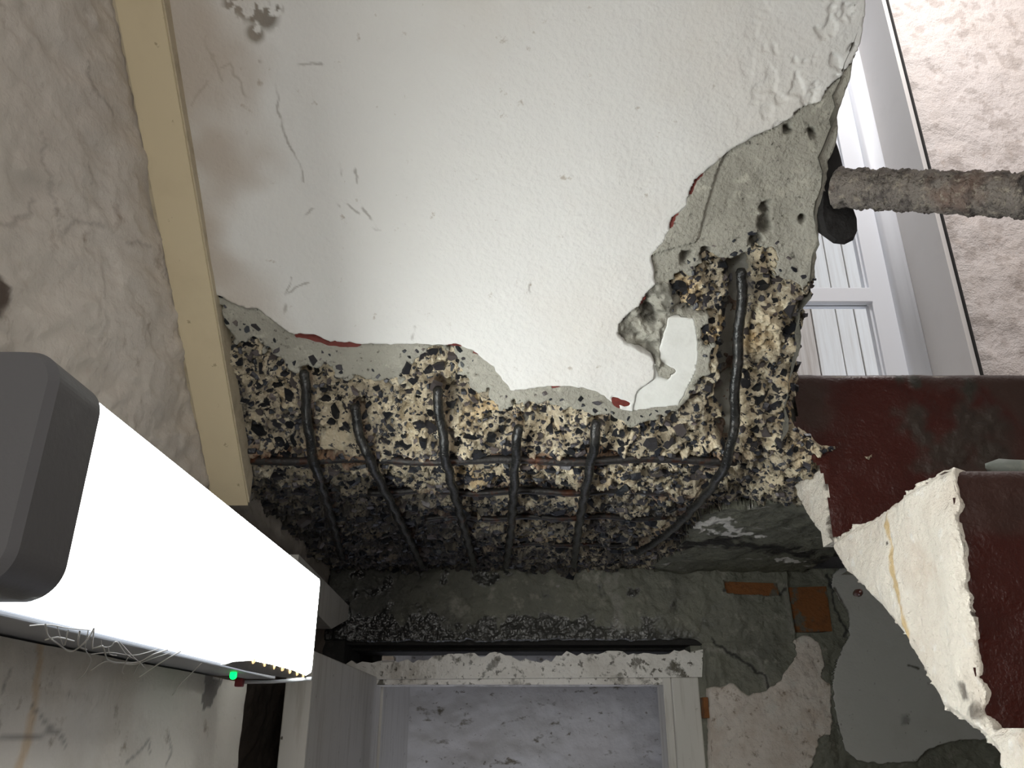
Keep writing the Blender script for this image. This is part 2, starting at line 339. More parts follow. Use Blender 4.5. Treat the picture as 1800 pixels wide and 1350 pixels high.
CRACKS = [[(358,72),(375,100),(380,123),(388,145)], [(380,123),(405,114)], [(405,114),(430,165),(445,185)], [(340,188),(352,160),(366,145)], [(455,108),(475,117),(484,150),(490,205),(505,245),(515,270),(530,300),(532,320)],
          [(495,110),(568,117)], [(530,387),(547,372),(575,352),(590,357),(600,366)], [(605,358),(632,376)], [(638,368),(648,385),(670,405)], [(598,288),(602,310)], [(622,300),(628,322)], [(515,490),(503,520),(500,555)], [(730,575),(722,600)], [(932,495),(934,516)], [(1112,332),(1125,335),(1130,331)], [(505,520),(540,498)],[(655,402),(668,404)]]
GROOVE = PS([(1306,470),(1300,560),(1291,640),(1287,720),(1288,780)])
res = 0.0016
xs = np.arange(XL - 0.005, 0.70, res); ss = np.arange(-0.775, 0.64, res)
XX, SS = np.meshgrid(xs, ss)
wx = XX + fbm(XX, SS, 0.012, 3, 1) * 0.004; wy = SS + fbm(XX, SS, 0.012, 3, 5) * 0.004
vx = XX + fbm(XX, SS, 0.018, 4, 11, .65) * 0.016; vy = SS + fbm(XX, SS, 0.018, 4, 12, .65) * 0.016
SILs = PS(SIL[:-3]); 
pe = PS(PAINT_EDGE); paint_poly = np.vstack([pe, [(0.50, pe[-1][1]), (0.50, 2.0), (-0.60, 2.0), (-0.60, pe[0][1] + 0.01)]])
ag = PS(AGG_EDGE); agg_poly = np.vstack([[(-0.6, ag[0][1])], ag, [(0.60, ag[-1][1]), (0.60, -1.2), (-0.6, -1.2)]])
sil_poly = np.vstack([[(-0.7, 2.0), (SILs[0][0], 2.0)], SILs, [(0.40, 0.012), (0.62, -0.02), (0.62, -1.5), (-0.7, -1.5)]])
fine_x = XX + fbm(XX, SS, 0.006, 3, 21) * 0.002; fine_y = SS + fbm(XX, SS, 0.006, 3, 25) * 0.002
isP = inside(fine_x, fine_y, paint_poly)
isA = inside(vx, vy, agg_poly) & ~isP
r2 = inside(XX + fbm(XX, SS, .03, 4, 31) * .02, SS + fbm(XX, SS, .03, 4, 35) * .02, PS(RENDER2))
isA &= ~r2
isR = np.zeros(XX.shape, bool)
for p in RED: isR |= inside(fine_x, fine_y, PS(p))
isR &= ~isA
keep = inside(wx, wy, sil_poly)
# broad thickness layers
dP = dist(XX, SS, pe)
hP = fbm(XX, SS, 0.09, 3, 41) * 0.003 + fbm(XX, SS, 0.009, 2, 43) * 0.0004
pits = sst(.12, .26, fbm(XX, SS, 0.013, 3, 47)) * sst(0.20, 0.33, XX) * sst(0.36, 0.44, SS)
hP -= pits * 0.003
pocket = inside(XX, SS, PS([(1150,640),(1160,585),(1170,556),(1222,556),(1232,640),(1205,730),(1110,735),(1120,690),(1150,668)]))
hP = np.where(pocket, -0.004 + 0.3 * hP, hP)
hR = -0.0045 + fbm(XX, SS, 0.03, 4, 51) * 0.003
step = inside(XX, SS, PS([(1145,450),(1183,383),(1223,313),(1250,293),(1277,270),(1262,300),(1250,340),(1240,370),(1232,405),(1225,428),(1160,445)]))
hR = np.where(step, hR + 0.004, hR)
tongue = inside(XX, SS, PS([(1087,592),(1100,545),(1150,500),(1235,500),(1235,560),(1170,560),(1160,650)]))
hR = np.where(tongue, hR - 0.004 + fbm(XX, SS, .02, 4, 55) * .016, hR)
holes = np.zeros(XX.shape)
for cx, cy, rr_ in [(1140,555,.014), (1350,372,.008), (1348,395,.009), (1330,425,.007), (1412,384,.005), (1240,448,.006), (1205,452,.008), (1385,230,.006), (1430,240,.006)]:
    c = px_s(cx, cy); d = np.hypot((XX - c[0]), (SS - c[1]) * .8) + fbm(XX, SS, .01, 3, cx) * .006
    holes = np.maximum(holes, 1 - sst(rr_ * .35, rr_, d))
hR -= holes * 0.009
# the broken concrete
dE = dist(XX, SS, ag)
cd1, cr1 = cells(XX + fbm(XX, SS, .02, 2, 3) * .01, SS + fbm(XX, SS, .02, 2, 4) * .01, 0.016, 3)
cd2, cr2 = cells(XX, SS, 0.007, 9)
rough = fbm(XX, SS, 0.06, 5, 61, .6) * 0.022 + (cr1 - .5) * 0.012 + (cr2 - .5) * 0.005 - np.abs(fbm(XX, SS, 0.014, 3, 65)) * 0.016 + .002
hA = -0.009 - 0.006 * sst(0, 0.03, dE) + rough * sst(-.002, 0.012, dE + .004)
gd = dist(XX + fbm(XX, SS, .02, 3, 71) * .012, SS, GROOVE)
groove = 1 - sst(0.006, 0.019, gd)
hA -= groove * (0.028 + fbm(XX, SS, .012, 3, 73) * .010)
BARS = {'a': [(533,653),(538,700),(545,780),(560,840),(583,915),(602,985)], 'b': [(621,712),(633,765),(650,812),(685,880),(720,950),(744,1000)], 'c': [(768,682),(775,745),(785,815),(805,890),(822,950),(834,998)],
        'd': [(913,749),(908,790),(903,855),(898,930),(889,998)], 'e': [(1050,740),(1043,790),(1030,855),(1017,930),(1008,998)], 'f': [(1306,487),(1303,560),(1296,640),(1291,720),(1287,775),(1265,835),(1220,892),(1170,940),(1113,977)]}
for k, b in BARS.items():
    q = PS(b[:1])[0]; d = np.hypot(XX - q[0] - .010, SS - q[1] + .006); hA -= 0.014 * (1 - sst(.006, .018, d + fbm(XX, SS, .01, 2, 8) * .01))
def hbar(y0, x0, y1, x1, n=24): return [px_s(x0 + (x1 - x0) * i / n, y0 + (y1 - y0) * i / n) for i in range(n + 1)]
HB = [hbar(806, 432, 832, 1290), hbar(868, 640, 888, 1215), hbar(919, 745, 926, 1170), hbar(966, 820, 970, 1130)]
rustm = np.zeros(XX.shape)
for i, b in enumerate(HB):
    s0 = np.mean([p[1] for p in b[2:-2]]); x0, x1 = b[0][0], b[-1][0]
    HB[i] = (x0, x1, s0 if i else -0.012)
    d = np.abs(SS - HB[i][2]) + fbm(XX, SS, .02, 3, 90 + i) * .010; m = sst(x0 - .01, x0 + .01, XX) * (1 - sst(x1 - .01, x1 + .03, XX))
    hA -= 0.004 * (1 - sst(.004, .010, d)) * m
    rustm = np.maximum(rustm, (1 - sst(.007, .018, d + fbm(XX, SS, .04, 3, 97) * .02)) * m * (.7, .45, .25, .2)[i])
for k, b in BARS.items():
    d = dist(XX, SS, PS(b)) + fbm(XX, SS, .015, 3, 99) * .008; rustm = np.maximum(rustm, .35 * (1 - sst(.005, .010, d)))
smooth_patch = inside(XX, SS, PS([(560,768),(600,763),(628,772),(632,803),(560,800)]))
hA = np.where(smooth_patch, -0.010, hA)
c = px_s(1352, 610); lump = 1 - sst(.012, .032, np.hypot(XX - c[0], (SS - c[1]) * .62)); hA += lump * .008
hR2 = -0.006 + fbm(XX, SS, .06, 4, 81) * .010 + fbm(XX, SS * 3, .02, 3, 83) * .003
H = np.where(isP, hP, np.where(isA, hA, hR)); H = np.where(r2, hR2, H); H = np.where(isR & isP, -0.0012, np.where(isR, -0.003, H))
cls = np.full(XX.shape, 1); cls[isP & ~isR] = 0; cls[isR] = 2; cls[isA] = 3; cls[r2 & ~isP] = 4; cls[pocket & isP] = 5; cls[~keep] = 9
XV, SV = relax(XX, SS, cls[:-1, :-1])
YY, ZZ = prof(SV, H)
P = np.stack([XV, YY, ZZ], -1)
thg = np.interp(SS, _s, _th); SK = np.stack([0 * thg, np.sin(thg), np.cos(thg)], -1) * 0.02
dirt_shade = np.zeros(XX.shape)
for c in CRACKS:
    d = dist(XX + fbm(XX, SS, .01, 2, 15) * .004, SS + fbm(XX, SS, .01, 2, 16) * .004, PS(c)); dirt_shade = np.maximum(dirt_shade, .5 * (1 - sst(.0005, .0017, d)) * sst(-.25, .1, fbm(XX, SS, .02, 2, 14)))
for (cx, cy, r_) in [(432,12,.016), (452,22,.016), (466,30,.014), (448,60,.010), (410,8,.012), (488,18,.006)]:
    c = px_s(cx, cy); d = np.hypot(XX - c[0], SS - c[1]); dirt_shade = np.maximum(dirt_shade, 1.6 * (1 - sst(0, r_ * 1.3, d)) * sst(-.08, .12, fbm(XX, SS, .008, 3, 19)))
dirt_shade = np.clip(dirt_shade, 0, .8)
sp_ = sst(.62, .66, fbm(XX, SS, 0.012, 2, 27) + .5 * (XX < -.1)) * .4
corner_shade = sst(.35, 0, (XX - XL) / .4 + fbm(XX, SS, .08, 3, 18) * .3) * .8  # shade beside the trunking put into the soffit paint as a brown tint
cA = np.zeros(XX.shape)
dirt_shadeA = np.clip(sst(.02, .22, -fbm(XX, SS, .03, 4, 17)) * .35 + groove * .85 + sst(-.05, -.30, SS) * (.30 + .5 * sst(-.1, .2, fbm(XX * .45, SS * 1.3, .022, 4, 77))) + (1 - sst(XL + .02, XL + .24, XX + SS * .5)) * .42, 0, .92)  # random dirt, plus painted shade in the groove, along the landing and at left
cm = lambda m: m[:-1, :-1]
ceil = empty('ceiling', (0, 1.3, 0.31), 'underside of a sloping stair flight and landing, white paint broken off around rusty bars', None, None, 'structure')
att = {'dirt_shade': dirt_shade, 'corner_shade': corner_shade, 'rust': rustm}
fl = [PS([(1222,930),(1262,922),(1290,935),(1330,950)]), PS([(1250,938),(1300,948)]), PS([(1370,988),(1410,990)])]
flake = np.zeros(XX.shape)
for q_ in fl: flake = np.maximum(flake, 1 - sst(.006, .014, dist(XX, SS, q_) + fbm(XX, SS * .5, .012, 4, 33) * .030))
q_ = PS([(1200,966),(1260,955),(1320,962),(1380,972),(1430,985),(1478,998)])
soot_ = np.clip(1 - sst(.010, .040, dist(XX, SS, q_) + fbm(XX, SS, .02, 4, 34) * .05), 0, 1)
o = grid('paint_layer', P, cm(cls == 0), M['paint'], ceil, att, skirt=SK * .4, flip=True); tag(o, 'white orange-peel paint on the sloping soffit')
o = grid('filler_patch', P, cm(cls == 5), M['paint2'], ceil, None, skirt=SK * .4, flip=True); tag(o, 'smooth white patch inside the broken hook of concrete')
o = grid('cement_render', P, cm(cls == 1), M['render'], ceil, {'dirt_shade': np.clip(holes * .9 + tongue * sst(.05, .2, -fbm(XX, SS, .02, 3, 44)) * .6, 0, 1)}, skirt=SK, flip=True); tag(o, 'grey cement render coat')  # holes and low spots of the tongue coloured darker
o = grid('cement_render', P, cm(cls == 4), mat('dark_grey_green_render', (0.15, 0.15, 0.115), 0.8, [(14, .4, .7, (0.09, 0.09, 0.07)), ((10, 40, 40), .6, .66, (0.33, 0.32, 0.29))], [(60, .004), (200, .0015)], attrs={'soot_shade': (.02, .018, .015), 'flake': (.62, .60, .56)}), ceil, {'flake': flake, 'soot_shade': soot_}, skirt=SK, flip=True); tag(o, 'dark grey-green render on the landing soffit')
o = grid('red_undercoat', P, cm(cls == 2), M['red'], ceil, None, flip=True); tag(o, 'oxide red undercoat showing at the paint edge')
attA = {'dirt_shade': dirt_shadeA, 'rust': rustm}
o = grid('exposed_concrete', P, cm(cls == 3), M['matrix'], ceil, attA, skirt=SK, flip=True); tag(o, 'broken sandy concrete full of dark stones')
# plain continuation of the soffit above and beyond
def strip(name, x0, x1, s0, s1, m, n=60):
    a = np.linspace(x0, x1, n); b = np.linspace(s0, s1, n); A, B = np.meshgrid(a, b); h = fbm(A, B, .09, 3, 41) * .003
    y, z = prof(B, h); return grid(name, np.stack([A, y, z], -1), np.ones((n - 1, n - 1), bool), m, ceil, None, flip=True)
strip('paint_layer', XL - .005, XR, ss[-1] - .002, 1.95, M['paint'])
strip('cement_render', .698, 1.75, -0.775, -0.02, M['render'])
# slab bodies
def sl(s, h): y, z = prof(np.array(s), np.array(h)); return float(y), float(z)
a0 = sl(0.02, -0.040); a1 = sl(1.95, -0.040); a2 = sl(1.95, -0.16); a3 = sl(0.10, -0.16)
V, Fc = prism_vf([a0, a1, a2, a3], 0, XL - .05, XR - 0.012); link('flight_slab', V, Fc, M['concrete'], ceil)
box('landing_slab', (XL - .05, YF + .03, ZF + .043), (1.75, YW + .02, 0.441), M['concrete'], ceil)
# edge of the slab: rough concrete nose along its open right side
n = 120; sv = np.linspace(0.035, 1.9, n); hv = np.linspace(0.0, -0.16, 14); A, B = np.meshgrid(hv, sv)
sx = np.interp(sv, SILs[::-1, 0] * 0 + SILs[::-1, 1], SILs[::-1, 0])
y, z = prof(B, A); X_ = sx[:, None] - .007 + fbm(B, A, .03, 4, 7) * .014
grid('slab_edge', np.stack([X_, y, z], -1), np.ones((n - 1, 13), bool), M['render'], ceil, {'dirt_shade': .7 + .3 * sst(.0, .3, fbm(B, A, .04, 3, 12)) })

# ------------------------------------------------------------------ stones set in the broken concrete
def hull_stone(g):
    """angular chip, flat-topped, about unit radius; top towards +z"""
    n = g.randint(4, 7); an = np.sort((np.arange(n) + g.rand(n) * .8) * 2 * math.pi / n); rr = .75 + g.rand(n) * .5
    lo = [(rr[i] * math.cos(an[i]), rr[i] * math.sin(an[i]), -.55) for i in range(n)]
    ox, oy = (g.rand(2) - .5) * .35; k = .55 + g.rand() * .3
    hi = [(rr[i] * k * math.cos(an[i]) + ox, rr[i] * k * math.sin(an[i]) + oy, .22 + g.rand() * .16) for i in range(n)]
    V = lo + hi; Fc = [(i, (i + 1) % n, (i + 1) % n + n) for i in range(n)] + [(i, (i + 1) % n + n, i + n) for i in range(n)] + [tuple(range(n, 2 * n))]
    return np.array(V), Fc
g = np.random.RandomState(11)
PROT = [hull_stone(g) for _ in range(14)]
stones = []
occ = {}
amask = (cls == 3) & (groove < .5) & ~smooth_patch & (lump < .6)
rmask = (cls == 1) & (dE < .020) & (dP > .004)
def try_stone(x, s, r):
    i = int((s - ss[0]) / res); j = int((x - xs[0]) / res)
    if not (2 < i < len(ss) - 3 and 2 < j < len(xs) - 3): return
    if not amask[i, j] and not (rmask[i, j] and g.rand() < .12 * (1 - dE[i, j] / .022)): return
    k = (int(x / .02), int(s / .02))
    for a in (-1, 0, 1):
        for b in (-1, 0, 1):
            for (x2, s2, r2_) in occ.get((k[0] + a, k[1] + b), []):
                if (x - x2) ** 2 + (s - s2) ** 2 < (.68 * (r + r2_)) ** 2: return
    occ.setdefault(k, []).append((x, s, r)); stones.append((x, s, r, H[i, j]))
for r_lo, r_hi, cnt in ((.0085, .0125, 900), (.0060, .0085, 8000), (.0038, .0060, 26000), (.0024, .0038, 40000)):
    for _ in range(cnt):
        x = g.uniform(xs[0], XR + .06); s = g.uniform(ss[0], .36)
        try_stone(x, s, g.uniform(r_lo, r_hi) * (1.15 if s < 0 else 1))
def zc(x, y, z): return y * cp + z * sp
rec = []
for (x, s, r, h) in stones:
    y, z = prof(np.array(s), np.array(h)); y = float(y); z = float(z); th = float(np.interp(s, _s, _th))
    nrm = np.array((0, -math.sin(th), -math.cos(th))); t1 = np.array((1., 0, 0)); t2 = np.cross(nrm, t1)
    u = g.normal(size=3) * .28; nn = nrm + u; nn /= np.linalg.norm(nn); t1 = t1 - nn * t1.dot(nn); t1 /= np.linalg.norm(t1); t2 = np.cross(nn, t1)
    a = g.rand() * 6.283 if s > .0 else g.normal() * .5; e1 = t1 * math.cos(a) + t2 * math.sin(a); e2 = np.cross(nn, e1); asp = g.uniform(.42, .95)
    pos = np.array((x, y, z)); view = pos / np.linalg.norm(pos); fs = abs(view.dot(nn))
    size = (r / zc(x, y, z)) ** 2 * fs * asp
    rec.append((size, pos, np.stack([e1 * r, e2 * r * asp, nn * r * g.uniform(.5, .9)], 1), g.randint(len(PROT)), g.rand()))
rec.sort(key=lambda q: -q[0])
protos = []
for i, (V, Fc) in enumerate(PROT):
    for tn in (0.1, 0.35, 0.6, 0.8, 0.97):
        me = make_mesh('stone', V, Fc, M['stone']); at = me.attributes.new('tone', 'FLOAT', 'POINT'); at.data.foreach_set('value', np.full(len(V), tn, np.float32)); protos.append(me)
import mathutils
cb = base_of[ceil.name]
for (size, pos, mt, pi_, tn) in rec[:300]:
    o = bpy.data.objects.new('stone', protos[pi_ * 5 + min(4, int(tn * 5))]); C.collection.objects.link(o); o.parent = ceil
    m4 = mathutils.Matrix.Identity(4)
    for i in range(3):
        for j in range(3): m4[i][j] = mt[i, j]
        m4[i][3] = pos[i] - cb[i]
    o.matrix_basis = m4
VV = []; FF = []; TT = []; nv = 0
for (size, pos, mt, pi_, tn) in rec[300:]:
    V, Fc = PROT[pi_]; VV.append(V @ mt.T + pos); FF += [tuple(i + nv for i in f) for f in Fc]; TT.append(np.full(len(V), tn)); nv += len(V)
o = link('small_stones', np.vstack(VV), FF, M['stone'], ceil, attrs={'tone': np.concatenate(TT)}); o['kind'] = 'stuff'
print('STONES', len(rec))

# ------------------------------------------------------------------ left wall
def relief(name, x, yz, parent, m, attrs=None, hfun=None, res=.004, base=None, sign=1):
    (y0, y1), (z0, z1) = yz; a = np.arange(y0, y1 + res, res); b = np.arange(z0, z1 + res, res); A, B = np.meshgrid(a, b)
    h = hfun(A, B); at = attrs(A, B) if attrs else None
    return grid(name, np.stack([x + sign * h, A, B], -1), np.ones((len(b) - 1, len(a) - 1), bool), m, parent, at, flip=(sign < 0), base=base)
wl = empty('wall_left', (XL, 0.5, -E), None, None, None, 'structure')
box('masonry', (XL - .22, -1.9, -E), (XL - .012, 3.0, 2.2), M['wallL'], wl)
def hl(A, B):
    u = A * .8 + B * .5
    k = fbm(u * 1.0, (B - A * .4) * 2.2, .05, 5, 101)
    return k * .0065 + fbm(A, B, .014, 3, 107) * .0016 + fbm(A, B, .18, 2, 103) * .005 + np.abs(fbm(A, B, .02, 3, 104)) * .0022 - .002
def al(A, B):
    d = np.zeros(A.shape)
    for c in ([(72,230),(82,290),(95,330),(112,400),(118,425)], [(0,395),(25,400),(55,380),(70,350)], [(115,418),(135,385),(165,395),(185,398)], [(150,105),(160,155),(205,205)], [(155,290),(160,320)], [(225,427),(262,430)]):
        P2 = np.array([atX(x, y, XL)[1:] for x, y in c]); d = np.maximum(d, .3 * (1 - sst(.0008, .003, dist(A + fbm(A, B, .015, 2, 3) * .008, B, P2))))
    c0 = atX(-12, 520, XL); d = np.maximum(d, 1 - sst(.012, .02, np.hypot(A - c0[1], B - c0[2]) + fbm(A, B, .02, 2, 9) * .01))
    d = np.maximum(d, .88 * sst(.93, 1.05, A + fbm(A, B, .08, 3, 6) * .1) * (1 - sst(.26, .34, B)))  # shade of the recess behind the door leaf painted dark
    return {'dirt_shade': d}
relief('plaster', XL, ((-.3, 1.73), (-.15, 1.2)), wl, M['wallL'], al, hl, .0035)
XQ = -0.298
def hq(A, B): return fbm(A, B, .12, 3, 111) * .006 + fbm(A, B, .02, 3, 113) * .0012
def aq(A, B):
    s = np.array([atX(x, y, XQ)[1:] for x, y in [(82,1120),(78,1180),(66,1240),(50,1300),(38,1360)]])
    d = dist(A + fbm(A, B, .03, 3, 5) * .01, B, s); st = .55 * (1 - sst(.002, .006, d))
    cr = np.zeros(A.shape)
    for c in ([(62,1240),(80,1270),(110,1290),(120,1310)], [(0,1300),(60,1295),(100,1285)], [(225,1340),(262,1300),(262,1322)], [(292,1290),(296,1320),(285,1345)], [(0,1215),(10,1190),(15,1180)]):
        cr = np.maximum(cr, .6 * (1 - sst(.0006, .0022, dist(A + fbm(A, B, .01, 2, 3) * .004, B, np.array([atX(x, y, XQ)[1:] for x, y in c])))))
    pt = np.array([atX(x, y, XQ)[1:] for x, y in [(362,1185),(395,1190),(380,1225),(362,1248),(352,1240),(355,1210)]])
    cr = np.maximum(cr, inside(A + fbm(A, B, .01, 3, 3) * .008, B + fbm(A, B, .01, 3, 4) * .008, pt) * .85)
    return {'stain': st, 'dirt_shade': cr}
relief('thick_lower_plaster', XQ, ((-.3, .965), (-.5, .05)), wl, M['wallL2'], aq, hq, .003)
box('lower_masonry', (XL - .01, -1.9, -E), (XQ - .005, .964, .049), M['wallL2'], wl)

# ------------------------------------------------------------------ cable trunking along the corner
tr = empty('cable_trunking', (-.36, .6, .3), 'cream square cable trunking running up the corner between rough wall and white soffit', 'trunking')
def trp(x, s, h): y, z = sl(s, h); return (x, y, z)
def tbox(x0, x1, h0, h1, s0, s1, n=2):
    V = []; 
    for s in np.linspace(s0, s1, n):
        V += [trp(x0, s, h0), trp(x1, s, h0), trp(x1, s, h1), trp(x0, s, h1)]
    Fc = [(4 * i + k, 4 * i + (k + 1) % 4, 4 * i + 4 + (k + 1) % 4, 4 * i + 4 + k) for i in range(n - 1) for k in range(4)] + [(0, 1, 2, 3), tuple(4 * (n - 1) + k for k in (3, 2, 1, 0))]
    return V, Fc
link('trunking_body', *tbox(XL - .004, -.338, .000, .0365, -.035, 1.9), M['trunk2'], tr)
o = link('cover', *tbox(XL + .001, -.3395, .0365, .0405, -.035, 1.9), M['trunk'], tr); tag(o, 'smooth cream cover strip')
# block of boxing at the end of the landing corner
V, Fc = prism_vf([(1.40, .262), (1.84, .2445), (1.84, .217), (1.69, .181), (1.40, .205)], 0, XL, -.34)
tag(link('pipe_boxing', np.array(V) - (0, .11, 0), Fc, M['frame2'], None), 'small grey-white boxed end on the wall, seen past the far end of the lit lamp', 'boxing')

# ------------------------------------------------------------------ back wall with lintel, door, bricks
wb = empty('wall_back', (0.3, YW, -E), None, None, None, 'structure')
res = .002
a = np.arange(XL, 1.33, res); b = np.arange(-.30, .325, res); A, B = np.meshgrid(a, b)
wA = A + fbm(A, B, .02, 4, 121) * .010; wB = B + fbm(A, B, .02, 4, 125) * .010
def PW(pts, Y=YW): return np.array([atY(x, y, Y)[[0, 2]] for x, y in pts])
PINK = PW([(1245,1207),(1283,1203),(1310,1223),(1347,1213),(1373,1200),(1377,1180),(1403,1153),(1393,1130),(1413,1120),(1440,1127),(1447,1153),(1448,1190),(1460,1200),(1463,1253),(1463,1270),(1450,1297),(1433,1313),(1427,1340),(1413,1360),(1400,1500),(1240,1500)])
GREY = PW([(1463,1010),(1500,985),(1900,985),(1900,1290),(1717,1300),(1667,1303),(1627,1320),(1610,1337),(1550,1343),(1503,1337),(1483,1320),(1477,1293),(1463,1233),(1463,1190),(1477,1147),(1490,1120),(1490,1087),(1483,1073),(1460,1033)])
GAP = PW([(560,1128),(1225,1124),(1238,1132),(1238,1150),(1232,1500),(500,1500),(500,1135)])
SLOT = PW([(1232,1140),(1246,1140),(1249,1230),(1253,1500),(1232,1500)])
OPEN = PW([(560,1134),(1228,1134),(1228,1500),(500,1500)])
pk = inside(wA, wB, PINK); gy = inside(A + fbm(A, B, .01, 3, 131) * .004, B + fbm(A, B, .01, 3, 132) * .004, GREY)
gap = inside(A + fbm(A, B, .02, 3, 133) * .004, B + fbm(A, B, .02, 3, 134) * .006, GAP)
h = fbm(A, B, .05, 4, 135) * .010 + fbm(A, B, .012, 3, 137) * .003
joint = (np.abs(A - PW([(1380, 1080)])[0][0]) < .004) | (np.abs(A - PW([(1355, 1190)])[0][0]) < .004)
gap |= inside(A + fbm(A, B, .01, 3, 139) * .003, B, SLOT)
h = np.where(pk, .004 + h * .7, np.where(gy, .006 + fbm(A, B, .1, 3, 138) * .003, h))
bandz = B > PW([(900, 1128)])[0][1]
left = A < PW([(1380, 1000)])[0][0]
h += np.where(bandz & left, .008, 0)
wetm = sst(.16, .40, np.interp(B, [.165, .19, .235], [1, .9, 0]) + fbm(A, B, .03, 3, 141) * .9) * (1 - sst(.15, .45, A + fbm(A, B, .04, 3, 142) * .3)) * bandz
h += wetm * fbm(A, B, .0055, 3, 143) * .004
B1 = PW([(1270,1022),(1366,1025),(1370,1047),(1275,1044)]); B2 = PW([(1386,1031),(1452,1029),(1462,1110),(1397,1111)])
bk = inside(A, B, B1) | inside(A, B, B2)
hrec = np.where(bk, -.014, h)
lightm = (1 - sst(.008, .018, np.abs(A - PW([(1085, 1060)])[0][0]) + fbm(A, B, .03, 3, 5) * .02)) * (B > .2) * .5
c1 = PW([(980, 1032)])[0]; lightm = np.maximum(lightm, 1 - sst(.003, .005, np.hypot(A - c1[0], (B - c1[1]) * 1.4)))
for c in ([(1378,1030),(1385,1080),(1392,1112)], [(1240,1140),(1330,1150),(1345,1190),(1352,1215)]):
    lightm = np.maximum(lightm, .35 * (1 - sst(.002, .007, dist(A, B, PW(c)) + fbm(A, B, .01, 3, 5) * .005)))
crk = np.zeros(A.shape)
for c in ([(1455,1010),(1462,1040),(1470,1070),(1478,1095),(1488,1108),(1484,1120)], [(1250,1125),(1345,1190),(1352,1215)], [(1270,1040),(1372,1046),(1378,1035)]):
    crk = np.maximum(crk, .9 * (1 - sst(.001, .0045, dist(A + fbm(A, B, .01, 3, 3) * .006, B + fbm(A, B, .01, 3, 4) * .006, PW(c)))))
dk = np.clip(crk + (1 - sst(-.30, .02, A + fbm(A, B, .06, 3, 6) * .1)) * .75, 0, 1)  # cracks, plus the unlit left end of the wall painted darker
cb_ = np.where(gap, 0, np.where(gy, 1, np.where(pk, 2, 3)))
A2, B2_ = relax(A, B, cb_[:-1, :-1])
PB = np.stack([A2, YW - hrec, B2_], -1)
cw = cm(gap); sk = np.broadcast_to(np.array((0, .05, 0)), PB.shape)
grid('damp_concrete', PB, ~cw & ~cm(pk) & ~cm(gy), M['lintel'], wb, {'wet': wetm, 'light': lightm, 'dirt_shade': dk}, skirt=sk)
tag(bpy.data.objects['damp_concrete'], 'dark damp concrete beam and mortar above the door')
tag(grid('old_plaster', PB, ~cw & cm(pk & ~gy), M['pink'], wb, None, skirt=sk), 'flaking pinkish plaster right of the door')
gd = np.zeros(A.shape)
cc = PW([(1590, 1265)])[0]; c2 = PW([(1690, 1330)])[0]
gd = (1 - sst(.01, .05, np.hypot(A - c2[0], (B - c2[1]) * 2.0) + fbm(A, B, .03, 4, 7) * .06)) * .9 + .5 * (1 - sst(.0, .015, np.hypot(A - cc[0], B - cc[1]) + fbm(A, B, .02, 3, 8) * .02))
for c in ([(1465,1035),(1487,1075),(1490,1100),(1480,1120)], [(1595,1170),(1612,1175)]):
    gd = np.maximum(gd, .9 * (1 - sst(.001, .004, dist(A, B, PW(c)) + fbm(A, B, .01, 2, 3) * .003)))
tag(grid('grey_painted_plaster', PB, ~cw & cm(gy), M['greywall'], wb, {'dirt_shade': np.clip(gd, 0, 1)}, skirt=sk), 'grey painted plaster behind the stair side')
for poly, dz in ((B1, .004), (B2, .002)):
    V, Fc = prism_vf([tuple(p) for p in (poly * .985 + poly.mean(0) * .015)], 1, YW + .05, YW - dz)
    V = np.array(V); V[len(poly):, :] += rng.normal(size=(len(poly), 3)) * (.0012, .001, .0012)
    tag(link('brick', V, Fc, M['brick'], wb), 'exposed orange brick in the mortar')
# masonry around: right, left of opening, above landing
xo0, xo1 = -.335, .375; zt = PW([(900, 1145)], YW + .06)[0][1]
box('masonry', (xo1, YW + .04, -E), (1.76, YW + .22, .30), M['lintel'], wb)
box('masonry', (xo1, YW, -E), (1.76, YW + .05, -.298), M['greywall'], wb)
box('masonry', (XL - .2, YW + .09, .165), (1.76, YW + .22, .31), M['soot_shade'], wb)
box('masonry', (XL - .2, YW + .002, -E), (-.345, YW + .22, .31), M['soot_shade'], wb)
box('masonry', (-.40, YW + .02, .17), (.40, YW + .09, .31), M['soot_shade'], wb)
# little scraps of packing in the dark slot above the frame
tag(box('packing_piece', (-.268, YW + .01, .138), (-.244, YW + .045, .147), M['pink'], None, .001), 'small chip of packing wedged in the dark slot above the door frame', 'packing')
q = PW([(1238, 1225), (1250, 1262)]); box('timber_packer', (q[0][0], YW + .012, q[1][1]), (q[1][0], YW + .06, q[0][1]), M['brick'], wb, .001)
# door
YD = YW + .035
d1 = empty('door_1', (0.03, YD, -E), None, None, None, 'structure')
def fr(name, pts, y0, y1, m, jag=0, seed=1):
    poly = [tuple(p) for p in PW(pts, y0)]
    V, Fc = prism_vf(poly, 1, y1, y0); return link(name, V, Fc, m, d1)
gx = np.random.RandomState(5)
top = [(x, 1150 - (x - 600) * .012 + (gx.rand() * 9 - 1 + (12 if 900 < x < 972 else 0) + (10 if x < 760 else 0))) for x in np.arange(600, 1216, 9)]
head = PW(top, YD); bot = PW([(1234, 1190), (600, 1194)], YD)
poly = [tuple(p) for p in head] + [tuple(PW([(1236, 1141)], YD)[0])] + [tuple(p) for p in bot]
V, Fc = prism_vf(poly, 1, YD + .09, YD); tag(link('frame_head', V, Fc, M['frame'], d1), 'flaking white frame head with black mould')
zb = -E
def PZ(x, y, Y=YD): return atY(x, y, Y)
j0 = PZ(1180, 1191)[0]; j1 = PZ(1228, 1191)[0]
box('frame_jamb', (j0, YD + .002, zb), (j1, YD + .09, PZ(1200, 1190)[2]), M['frame2'], d1, .003)
hb0 = PZ(900, 1191)[2]; hb1 = PZ(900, 1203)[2]
